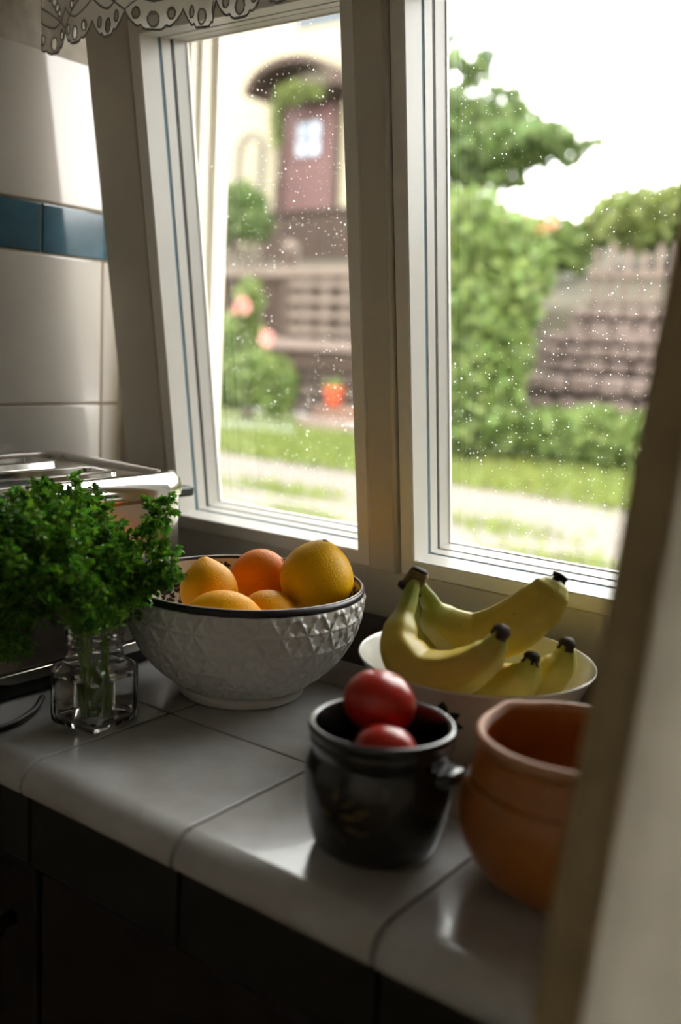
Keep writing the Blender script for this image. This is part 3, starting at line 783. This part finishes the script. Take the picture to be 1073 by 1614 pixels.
def sheet(name, s0, s1, ns, nz=40, off=0):
    vs, fs = [], []
    for i in range(ns+1):
        for j in range(nz+1):
            z = .12+(Z0+.572-.12)*j/nz; p = cpt(s0+(s1-s0)*i/ns, z); vs.append((p[0], p[1]-off, p[2]))
    for i in range(ns):
        for j in range(nz): a = i*(nz+1)+j; fs.append((a, a+nz+1, a+nz+2, a+1))
    return mesh(name, vs, fs, True)
obj('panel', sheet('panel', .0, .62, 120), M_linen, cur)
hm = obj('hem', sheet('hem', -.001, .026, 6, off=.002), M_hem, cur)
md = hm.modifiers.new('thick', 'SOLIDIFY'); md.thickness = .003; md.offset = 0

# ------------------------------------------------------------------ garden outside
def leaf_cloud(n, sampler, size, rr):
    vs, fs = [], []
    for i in range(n):
        c = Vector(sampler(rr)); d = Vector((rr.gauss(0, 1), rr.gauss(0, 1), rr.gauss(0, 1))).normalized(); e = d.orthogonal().normalized()
        e = (e*math.cos(rr.random()*6.28)+d.cross(e)*math.sin(rr.random()*6.28)); s = size*rr.uniform(.6, 1.2); nn = d.cross(e)
        o = len(vs); vs += [c-d*s, c+e*s*.5+nn*s*.15, c+d*s, c-e*s*.5+nn*s*.15]; fs.append((o, o+1, o+2, o+3))
    return mesh('foliage', vs, fs)
def blob(blobs):
    tot = sum(b[3]*b[4]*b[5] for b in blobs)
    def f(rr):
        q = rr.random()*tot
        for b in blobs:
            q -= b[3]*b[4]*b[5]
            if q <= 0: break
        d = Vector((rr.gauss(0, 1), rr.gauss(0, 1), rr.gauss(0, 1))).normalized()*rr.random()**.35
        return (b[0]+d.x*b[3], b[1]+d.y*b[4], b[2]+d.z*b[5])
    return f
M_wood = mat('bark', '#4a3b2e', .9, var=.2)
def leafm(name, col): return mat(name, col, .6, trans=.30, island=.35)
G1 = leafm('leaf_light', '#66783c'); G2 = leafm('leaf_mid', '#526530'); G3 = leafm('leaf_dark', '#4a6238'); G4 = leafm('leaf_yellow', '#677238')
def ragged(blobs, k, rr, f=.5):
    out = []
    for b in blobs:
        for q in range(k):
            d = Vector((rr.gauss(0, 1), rr.gauss(0, 1), rr.gauss(0, 1))).normalized(); s = rr.uniform(.22, f)
            out.append((b[0]+d.x*b[3]*.8, b[1]+d.y*b[4]*.8, b[2]+d.z*b[5]*.9, b[3]*s, b[4]*s, b[5]*s*1.3))
    return out
def plant(name, label, cat, base, blobs, n, size, m, stems=4, seed=0, flowers=None, group=None):
    rr = random.Random(seed); base = (base[0], base[1], base[2]+Z0)
    t = thing(name, label, cat, base, group=group)
    bl = [(b[0]-base[0], b[1]-base[1], b[2]+Z0-base[2], b[3], b[4], b[5]) for b in blobs]
    sm = blob(bl)
    obj('foliage', leaf_cloud(n, sm, size, rr), m, t)['kind'] = 'stuff'
    for k in range(stems):
        b = bl[k % len(bl)]
        a = rr.uniform(0, 6.28); p0 = Vector((.08*math.cos(a), .08*math.sin(a), 0)); p1 = Vector((b[0]+rr.uniform(-.3, .3)*b[3], b[1]+rr.uniform(-.3, .3)*b[4], b[2]+.2*b[5]))
        obj('stem', tube('stem', smooth_prof([p0, p0.lerp(p1, .5)+Vector((rr.uniform(-.05, .05), rr.uniform(-.05, .05), .05)), p1], 4), lambda q: .02*(1-.6*q)*(2.5 if cat == 'tree' else 1), 6), M_wood, t)
    if flowers:
        col, pts = flowers; fm = mat(name+'_petal', col, .6, trans=.2)
        for p in pts:
            me = leaf_cloud(14, lambda q: (q.gauss(0, .04), q.gauss(0, .04), q.gauss(0, .035)), .055, rr); me.name = 'blossom'
            obj('blossom', me, fm, t, (p[0]-base[0], p[1]-base[1], p[2]+Z0-base[2]))
    return t
def gz(x, y):
    """garden ground height relative to the eye"""
    pts = [(-5, -1.2), (5, -1.15), (6.2, -1.12), (7.5, -1.02), (8.5, -.96), (30, -.95)]
    for (a, za), (b, zb_) in zip(pts, pts[1:]):
        if y <= b: return za+(zb_-za)*max(0, (y-a)/(b-a))
    return -.95
def ystart(x): return 9.95 if x > -5.2 else (11.35 if x < -6.6 else 9.95+(11.35-9.95)*(-5.2-x)/1.4)
# ground with gravel and grass patches
m = bpy.data.materials.new('gravel_and_turf'); m.use_nodes = True; N = m.node_tree.nodes; L = m.node_tree.links; b = N['Principled BSDF']; b.inputs['Roughness'].default_value = .95
tc = N.new('ShaderNodeTexCoord'); mp = N.new('ShaderNodeMapping'); L.new(tc.outputs['Object'], mp.inputs[0]); mp.inputs['Scale'].default_value = (.6, 1.3, 1)
n1 = N.new('ShaderNodeTexNoise'); n1.inputs['Scale'].default_value = .9; n1.inputs['Detail'].default_value = 6; L.new(mp.outputs[0], n1.inputs['Vector'])
sx = N.new('ShaderNodeSeparateXYZ'); L.new(tc.outputs['Object'], sx.inputs[0])
mr = N.new('ShaderNodeMapRange'); mr.inputs[1].default_value = 7.0; mr.inputs[2].default_value = 7.6; mr.inputs[3].default_value = -.06; mr.inputs[4].default_value = .35; L.new(sx.outputs[1], mr.inputs[0])
ad = N.new('ShaderNodeMath'); L.new(n1.outputs[0], ad.inputs[0]); L.new(mr.outputs[0], ad.inputs[1])
rp_ = N.new('ShaderNodeValToRGB'); rp_.color_ramp.elements[0].position = .56; rp_.color_ramp.elements[1].position = .66
rp_.color_ramp.elements[0].color = (.135, .115, .098, 1); rp_.color_ramp.elements[1].color = (.095, .12, .03, 1); L.new(ad.outputs[0], rp_.inputs[0])
n3 = N.new('ShaderNodeTexNoise'); n3.inputs['Scale'].default_value = 25; L.new(tc.outputs['Object'], n3.inputs['Vector'])
mm = N.new('ShaderNodeMix'); mm.data_type = 'RGBA'; mm.blend_type = 'MULTIPLY'; mm.inputs[0].default_value = .5; L.new(rp_.outputs[0], mm.inputs[6]); L.new(n3.outputs[1], mm.inputs[7])
rb = N.new('ShaderNodeMix'); rb.data_type = 'RGBA'; rb.inputs[0].default_value = .65; L.new(mm.outputs[2], rb.inputs[6]); L.new(rp_.outputs[0], rb.inputs[7]); L.new(rb.outputs[2], b.inputs['Base Color'])
M_ground = m
vs, fs = [], []; nx, ny = 60, 60
for i in range(nx+1):
    for j in range(ny+1):
        x = -22+30*i/nx; y = 1.21+(ystart(x)+.1-1.21)*j/ny; vs.append((x, y, Z0+gz(x, y)+.02*math.sin(x*2.1)*math.sin(y*1.7)))
for i in range(nx):
    for j in range(ny): a = i*(ny+1)+j; fs.append((a, a+ny+1, a+ny+2, a+1))
struct('garden_ground', mesh('garden_ground', vs, fs, True), M_ground, 'gravel and patchy grass ground outside the window', 'ground')
vs, fs = [], []
def hz(x, y):
    d = y-ystart(x); return -.95 if d < .02 else (.05 if x < -6.2 else .5)+min(d*.29, 3.2)
for i in range(nx+1):
    for j in range(ny+1):
        x = -40+70*i/nx; f = j/ny; y = ystart(x)+(0 if j == 0 else .05)+40*max(0, f-1/ny)
        vs.append((x, y, Z0+hz(x, y)))
for i in range(nx):
    for j in range(ny): a = i*(ny+1)+j; fs.append((a, a+ny+1, a+ny+2, a+1))
struct('hillside', mesh('hillside', vs, fs, True), mat('hill_turf', '#3a3526', .95, var=.3, vscale=1.5), 'green-brown sloping ground behind the garden walls', 'ground')
# grass blades
rr = random.Random(5); vs, fs = [], []
def blade(x, y, h):
    z = Z0+gz(x, y); a = rr.uniform(0, 6.28); d = Vector((math.cos(a), math.sin(a), 0)); ln = Vector((rr.gauss(0, .35), rr.gauss(0, .35), 1))*h; o = len(vs)
    p = Vector((x, y, z)); vs.extend([p-d*.012, p+d*.012, p+ln]); fs.append((o, o+1, o+2))
for k in range(15000):
    y = 7.0+1.9*rr.random(); x = -10+8.5*rr.random(); blade(x, y, rr.uniform(.05, .13))
for cx, cy, r, n in ((-3.2, 5.9, .7, 380), (-2.2, 5.3, .5, 260), (-5.0, 6.0, .6, 380), (-4.2, 5.3, .4, 160)):
    for k in range(n): blade(cx+rr.gauss(0, r*.6), cy+rr.gauss(0, r*.22), rr.uniform(.03, .09))
tag(obj('grass', mesh('grass', vs, fs), leafm('grass_blade', '#6e7a38')), 'short green grass strip and tufts on the gravel', 'grass', kind='stuff')

# plants
plant('climbing_shrub', 'tall light green shrub just left of the stone terraces', 'shrub', (-4.45, 8.2, -.96), [(-4.75, 8.2, 1.0, .55, .5, .55), (-4.7, 8.2, .3, .65, .55, .75), (-4.62, 8.15, -.45, .62, .5, .55), (-4.25, 8.3, .75, .32, .4, .55), (-4.35, 8.2, .05, .35, .4, .6), (-5.2, 8.4, .6, .5, .5, .9)], 9000, .075, G1, 8, 1)
plant('garden_tree', 'leafy tree against the white sky above the shrubs', 'tree', (-9.6, 16, 1.6), [(-9.6, 16, 4.0, 1.0, .9, .55), (-8.7, 16, 3.6, 1.0, .8, .42), (-9.5, 16, 3.3, .9, .8, .35), (-8.1, 16, 3.45, .5, .5, .25)]+ragged([(-9.7, 16, 4.15, 1.3, 1.2, .75), (-8.7, 16, 3.75, 1.2, 1, .55), (-7.8, 16, 3.55, .75, .8, .38), (-7.25, 16, 3.6, .35, .4, .22), (-8.6, 16, 3.25, .8, .7, .25), (-9.6, 16, 3.3, 1.2, 1, .5), (-9.9, 16, 4.8, .8, .7, .4)], 9, random.Random(12)), 6800, .13, G2, 7, 2)
plant('bare_twig_tree', 'sparse twiggy treetop at the upper left of the right pane', 'tree', (-12.4, 20.5, 3.0), ragged([(-12.0, 20.5, 6.5, .55, .5, .5), (-11.5, 20.5, 6.85, .4, .4, .4), (-12.3, 20.5, 6.9, .5, .5, .4), (-11.2, 20.5, 6.5, .3, .3, .3)], 5, random.Random(6)), 520, .10, G3, 5, 3)
plant('round_shrub', 'rounded green shrub above the wooden fence at right', 'shrub', (-4.4, 12.2, .9), [(-4.6, 12.2, 1.75, .75, .7, .42), (-3.9, 12.2, 1.8, .7, .7, .42), (-3.2, 12.2, 1.75, .7, .7, .45)], 5000, .08, G4, 5, 4)
plant('flowering_bush', 'low bush with orange and pink blossoms beside the rounded shrub', 'shrub', (-5.9, 12.0, .9), [(-6.4, 12, 1.5, .7, .6, .45), (-5.7, 12, 1.45, .5, .5, .4), (-7.2, 12, 1.6, .6, .6, .5), (-5.3, 12.0, 1.4, .3, .4, .3)], 4200, .08, G1, 5, 5, ('#c98a6a', [(-5.75, 11.45, 1.70), (-5.6, 11.5, 1.55), (-6.3, 11.4, 1.35), (-5.45, 11.5, 1.65), (-6.0, 11.4, 1.3)]))
plant('herb_clump', 'low bright green plants in front of the stone terraces, nearest the tall shrub', 'plant', (-3.85, 8.55, -.96), [(-3.9, 8.55, -.70, .42, .3, .28), (-3.5, 8.6, -.66, .35, .3, .30)], 2600, .06, G1, 4, 6)
plant('herb_clump', 'low bright green plants below the terraces, nearest the curtain', 'plant', (-2.9, 8.55, -.96), [(-3.0, 8.55, -.68, .42, .3, .28), (-2.5, 8.6, -.68, .4, .3, .28)], 2600, .06, G1, 4, 7)
plant('rose_shrub', 'leafy rose shrub with pink blossoms in front of the left fence', 'shrub', (-8.5, 9.5, -.95), [(-8.85, 9.5, -.45, .42, .4, .38), (-8.4, 9.5, -.40, .4, .4, .36), (-8.75, 9.55, .1, .32, .3, .35), (-8.05, 9.5, -.5, .25, .3, .38), (-8.55, 9.5, .55, .16, .2, .3)], 5500, .07, G1, 5, 8, ('#d08f86', [(-8.42, 9.25, .52), (-8.36, 9.25, .46), (-8.0, 9.2, .13), (-8.5, 9.25, .47), (-7.95, 9.2, .05)]))
plant('terrace_bush', 'dark green bush left of the brown house door', 'shrub', (-14.9, 16.2, 1.9), [(-14.9, 16.2, 2.85, .55, .6, .6), (-15.4, 16.2, 2.6, .5, .6, .6), (-14.6, 16.2, 2.5, .5, .5, .4)], 2600, .10, G2, 4, 9)
plant('porch_vine', 'yellow-green vine under the arched porch roof', 'vine', (-16.75, 19.3, 3.2), [(-16.2, 19.3, 6.05, .55, .2, .28), (-16.7, 19.3, 5.4, .12, .2, .7), (-15.6, 19.3, 6.0, .4, .2, .16)], 900, .09, G4, 3, 10)

gp = thing('garden_post', 'short dark wooden post between the tall shrub and the terraces', 'post', (-4.44, 8.8, Z0-.96))
obj('shaft', box('shaft', -.06, .06, -.05, .05, 0, 1.02, .01, 1), mat('post_wood', '#33261f', .9, var=.2), gp)
obj('cap', box('cap', -.075, .075, -.065, .065, 1.0, 1.05, .012, 1), bpy.data.materials['post_wood'], gp)
# stone terraces right
M_stone = mat('terrace_stone', '#5e504a', .9, var=.28, vscale=3, bump=.4, bscale=30)
ter = thing('stone_terrace', 'stepped dry-stone terrace of pinkish grey blocks', 'stone wall', (-3.3, 9.4, Z0-.95))
TO = Vector((-3.3, 9.4, Z0-.95))
def stone_mesh(k):
    rr = random.Random(k); bm = bmesh.new(); bmesh.ops.create_cube(bm, size=1); bmesh.ops.bevel(bm, geom=bm.edges[:], offset=.12, segments=1, affect='EDGES')
    for v in bm.verts: v.co += Vector((rr.uniform(-.04, .04), rr.uniform(-.04, .04), rr.uniform(-.04, .04)))
    me = bm_mesh('stone', bm); me.materials.append(M_stone); return me
SM = [stone_mesh(k) for k in range(6)]
def course(x0, x1, y, z0, z1, wd, dep, seed):
    rr = random.Random(seed); x = x0
    while x < x1:
        ww = wd*rr.uniform(.75, 1.3)
        o = obj('stone', SM[rr.randrange(6)], None, ter, Vector((x+ww/2, y+dep/2+rr.uniform(-.02, .02), Z0+(z0+z1)/2))-TO); o.scale = (ww*.86, dep, (z1-z0)*rr.uniform(.74, .82)); x += ww
for q, args in enumerate(((-4.5, -2.0, 9.0, -.97, -.74, .30, .35), (-4.5, -2.0, 9.0, -.74, -.52, .28, .35), (-4.5, -2.0, 9.0, -.52, -.32, .30, .35), (-4.5, -2.0, 9.0, -.32, -.10, .26, .35),
        (-4.48, -2.0, 9.32, -.10, .03, .26, .3), (-4.48, -2.0, 9.32, .03, .17, .22, .3), (-4.46, -2.0, 9.36, .17, .30, .24, .3),
        (-4.30, -1.9, 9.6, .26, .42, .22, .3), (-4.28, -1.9, 9.62, .42, .56, .20, .3))): course(*args, q)
for a, b, y, z0, z1 in ((-4.45, -2.0, 9.12, -.97, -.13), (-4.42, -2.0, 9.46, -.13, .27), (-4.25, -1.9, 9.75, .2, .54)):
    obj('earth_shade_fill', box('earth_shade_fill', a-TO.x, b-TO.x, y-TO.y, y+.2-TO.y, Z0+z0-TO.z, Z0+z1-TO.z), mat('shaded_earth', '#2a211c', .95), ter)  # dark soil backing; shade of the gaps between stones put into its colour
# wooden fence on the terrace
M_fw = mat('weathered_wood', '#5e5148', .85, var=.2, vscale=6, stretch=(1, 1, .2))
M_fd = mat('dark_wood', '#38291f', .85, var=.25, vscale=6, stretch=(1, 1, .2))
tf = thing('picket_fence', 'weathered wooden picket fence standing on the stone terrace', 'fence', (-3.2, 9.86, Z0+.5))
FO = Vector((-3.2, 9.86, Z0+.5))
def bx(parent, org, name, x0, x1, y0, y1, z0, z1, m, bev=.006): return obj(name, box(name, x0-org.x, x1-org.x, y0-org.y, y1-org.y, Z0+z0-org.z, Z0+z1-org.z, bev, 1), m, parent)
bx(tf, FO, 'rail', -4.25, -1.9, 9.89, 9.93, .86, .94, M_fw)
bx(tf, FO, 'rail', -4.25, -1.9, 9.89, 9.93, .60, .65, M_fw)
for k in range(15): bx(tf, FO, 'picket', -4.22+.165*k, -4.22+.165*k+.075, 9.93, 9.96, .5, 1.16+.05*math.sin(k*1.7), M_fw)
# lattice fence left
lf = thing('lattice_fence', 'brown wooden garden fence with lattice, behind the rose shrub', 'fence', (-9.2, 11.2, Z0-.1))
LO = Vector((-9.2, 11.2, Z0-.1))
for x in (-12.4, -9.22, -6.6):
    p = bx(lf, LO, 'post', x-.08, x+.08, 11.0, 11.14, -.96, 1.30, M_fd)
    obj('ball_cap', lathe('ball_cap', [(0, -.01), (.05, 0), (.05, .02), (.085, .06), (.095, .10), (.08, .15), (.04, .185), (0, .19)], 16), M_fw, p, Vector((x, 11.07, Z0+1.30))-LO)
bx(lf, LO, 'rail', -12.4, -6.6, 10.96, 11.0, .98, 1.12, M_fw)
bx(lf, LO, 'rail', -12.4, -6.6, 10.96, 11.0, -.02, .12, mat('pale_beam', '#74645d', .85, var=.1))
for k in range(34):
    x = -12.3+.17*k
    if k > 19 and k % 2: continue
    bx(lf, LO, 'slat', x, x+(.05 if k < 20 else .09), 11.02, 11.04, .12, .98 if k > 19 else 1.45+.08*math.sin(k*2.3), M_fd if k < 19 else M_fw, .004)
for k in range(4): bx(lf, LO, 'cross_slat', -9.14, -6.7, 10.995, 11.015, .20+.21*k, .29+.21*k, M_fw, .004)
bx(lf, LO, 'gap_shade_board', -12.3, -6.7, 11.09, 11.11, -.02, 1.0, M_fd, .004)  # added dark sheet, stands in for shade between the lattice slats
bx(lf, LO, 'base_board', -12.4, -6.6, 11.05, 11.12, -.30, -.03, M_fd)
lw = thing('low_stone_wall', 'low stone wall carrying the lattice fence', 'stone wall', (-9.2, 11.2, Z0-.95))
ter_keep, TO_keep = ter, TO
ter, TO = lw, Vector((-9.2, 11.2, Z0-.95))
for q, args in enumerate(((-12.4, -6.6, 11.16, -.97, -.72, .34, .16), (-12.4, -6.6, 11.16, -.72, -.5, .3, .16), (-12.4, -6.6, 11.16, -.5, -.3, .32, .16), (-12.4, -6.6, 11.16, -.3, -.1, .3, .16))): course(*args, 40+q)
# steps with the flower pot
stp = thing('garden_steps', 'pinkish stone steps carrying the terracotta flower pot', 'steps', (-7.2, 10, Z0-.95))
SO = Vector((-7.2, 10, Z0-.95))
bx(stp, SO, 'step', -7.75, -6.2, 9.55, 10.6, -.97, -.84, mat('pale_slab', '#76665e', .9, var=.1), .01)
bx(stp, SO, 'step', -7.70, -6.2, 9.85, 10.6, -.84, -.715, mat('pink_slab', '#6e5446', .9, var=.1), .01)
fp = thing('flower_pot', 'small bright terracotta flower pot on the garden steps', 'flower pot', (-7.53, 10.02, Z0-.714))
obj('pot_body', lathe('pot_body', [(0, 0), (.085, 0), (.115, .20), (.105, .20), (.08, .02), (0, .02)], 28), mat('terracotta', '#c0502c', .8), fp)
obj('pot_rim', lathe('pot_rim', [(.114, .185), (.130, .185), (.134, .25), (.118, .25), (.112, .20)], 28, closed=True), bpy.data.materials['terracotta'], fp)
obj('soil', lathe('soil', [(0, .215), (.112, .21)], 20), M_fd, fp)
obj('seedling', leaf_cloud(90, lambda q: (q.gauss(0, .05), q.gauss(0, .05), .27+q.gauss(0, .03)), .05, random.Random(4)), G1, fp)
gh = smooth_prof([(-8.15, 8.0, Z0-.96), (-7.9, 8.05, Z0-.90), (-7.5, 8.1, Z0-.88), (-7.1, 8.15, Z0-.88), (-6.8, 8.35, Z0-.90), (-7.2, 8.6, Z0-.88), (-7.6, 8.5, Z0-.87), (-7.9, 8.3, Z0-.9)], 6)
tag(obj('garden_hose', tube('garden_hose', gh, .009, 8), mat('pale_hose', '#8f968a', .5)), 'pale garden hose looped on the grass strip', 'hose')

# house behind
M_fac = mat('cream_render', '#8c846f', .9, var=.03, vscale=3)
M_door = mat('house_door_wood', '#4a2a26', .6, var=.15, vscale=4)
hs = thing('house', 'cream rendered house with brown door and arched porch roof', 'house', (-18, 20, Z0+2.2))
HO = Vector((-18, 20, Z0+2.2))
bx(hs, HO, 'wall', -30, -14.2, 20, 22, 1.5, 11, M_fac, 0)
d = bx(hs, HO, 'door', -16.95, -15.35, 19.92, 20.0, 3.35, 5.85, M_door, .02)
bx(hs, HO, 'door_frame', -17.1, -16.95, 19.88, 20.0, 3.35, 6.0, M_fd); bx(hs, HO, 'door_frame', -15.35, -15.2, 19.88, 20.0, 3.35, 6.0, M_fd); bx(hs, HO, 'door_frame', -17.1, -15.2, 19.88, 20.0, 5.85, 6.02, M_fd)
M_hp = mat('pale_door_glass', '#8f9aa8', .15, spec=.8)
for ix in range(2):
    for iz in range(2):
        bx(d, Vector((0, 0, 0)), 'pane', -16.50+.38*ix, -16.18+.38*ix, 19.89, 19.915, 4.70+.42*iz, 5.06+.42*iz, M_hp, 0).location = -HO
vs, fs = [], []; n = 16     # arched porch roof
for k in range(n+1):
    a = PI*k/n; x = -16.15+1.25*math.cos(a); z = 6.05+.62*math.sin(a)
    for r_, y in ((0, 19.0), (.16, 19.0), (.16, 20.0), (0, 20.0)):
        vs.append(Vector((x+r_*math.cos(a), y, Z0+z+r_*math.sin(a)))-HO)
for k in range(n):
    for c in range(4): fs.append((k*4+c, k*4+(c+1) % 4, k*4+4+(c+1) % 4, k*4+4+c))
obj('porch_roof', mesh('porch_roof', vs, fs), M_fd, hs)
bx(hs, HO, 'porch_gable', -17.3, -15.0, 19.5, 19.98, 6.05, 6.2, M_fd)
M_up = mat('upper_window_glass', '#4c555f', .5, spec=.2)
wn = bx(hs, HO, 'upper_window', -16.75, -15.3, 19.93, 20.0, 7.75, 9.3, mat('window_grey', '#4f565e', .6, spec=.2), .01)
bx(wn, Vector((0, 0, 0)), 'pane', -16.65, -16.07, 19.915, 19.935, 7.87, 9.2, M_up, 0).location = -HO
bx(wn, Vector((0, 0, 0)), 'pane', -15.98, -15.4, 19.915, 19.935, 7.87, 9.2, M_up, 0).location = -HO
pth = smooth_prof([(-17.9, 19.3, Z0+3.1), (-17.9, 19.3, Z0+4.5), (-17.8, 19.3, Z0+5.0), (-17.45, 19.3, Z0+5.2), (-17.2, 19.3, Z0+5.0), (-17.15, 19.3, Z0+4.5), (-17.15, 19.3, Z0+3.1)], 6)
tag(obj('garden_arch', tube('garden_arch', pth, .09, 8), mat('arch_paint', '#5f5a50', .8)), 'pale grey garden arch beside the brown house door', 'arch')
tw = thing('terrace_wall', 'dark brown boarded terrace wall below the house door', 'wall panel', (-15, 18, Z0+2.0))
WO = Vector((-15, 18, Z0+2.0))
bx(tw, WO, 'cap_rail', -15.9, -11.5, 17.9, 18.08, 3.0, 3.08, M_fd)
for k in range(22): bx(tw, WO, 'board', -15.85+.2*k, -15.85+.2*k+.185, 17.97, 18.02, 1.6, 3.0, M_fd, .01)
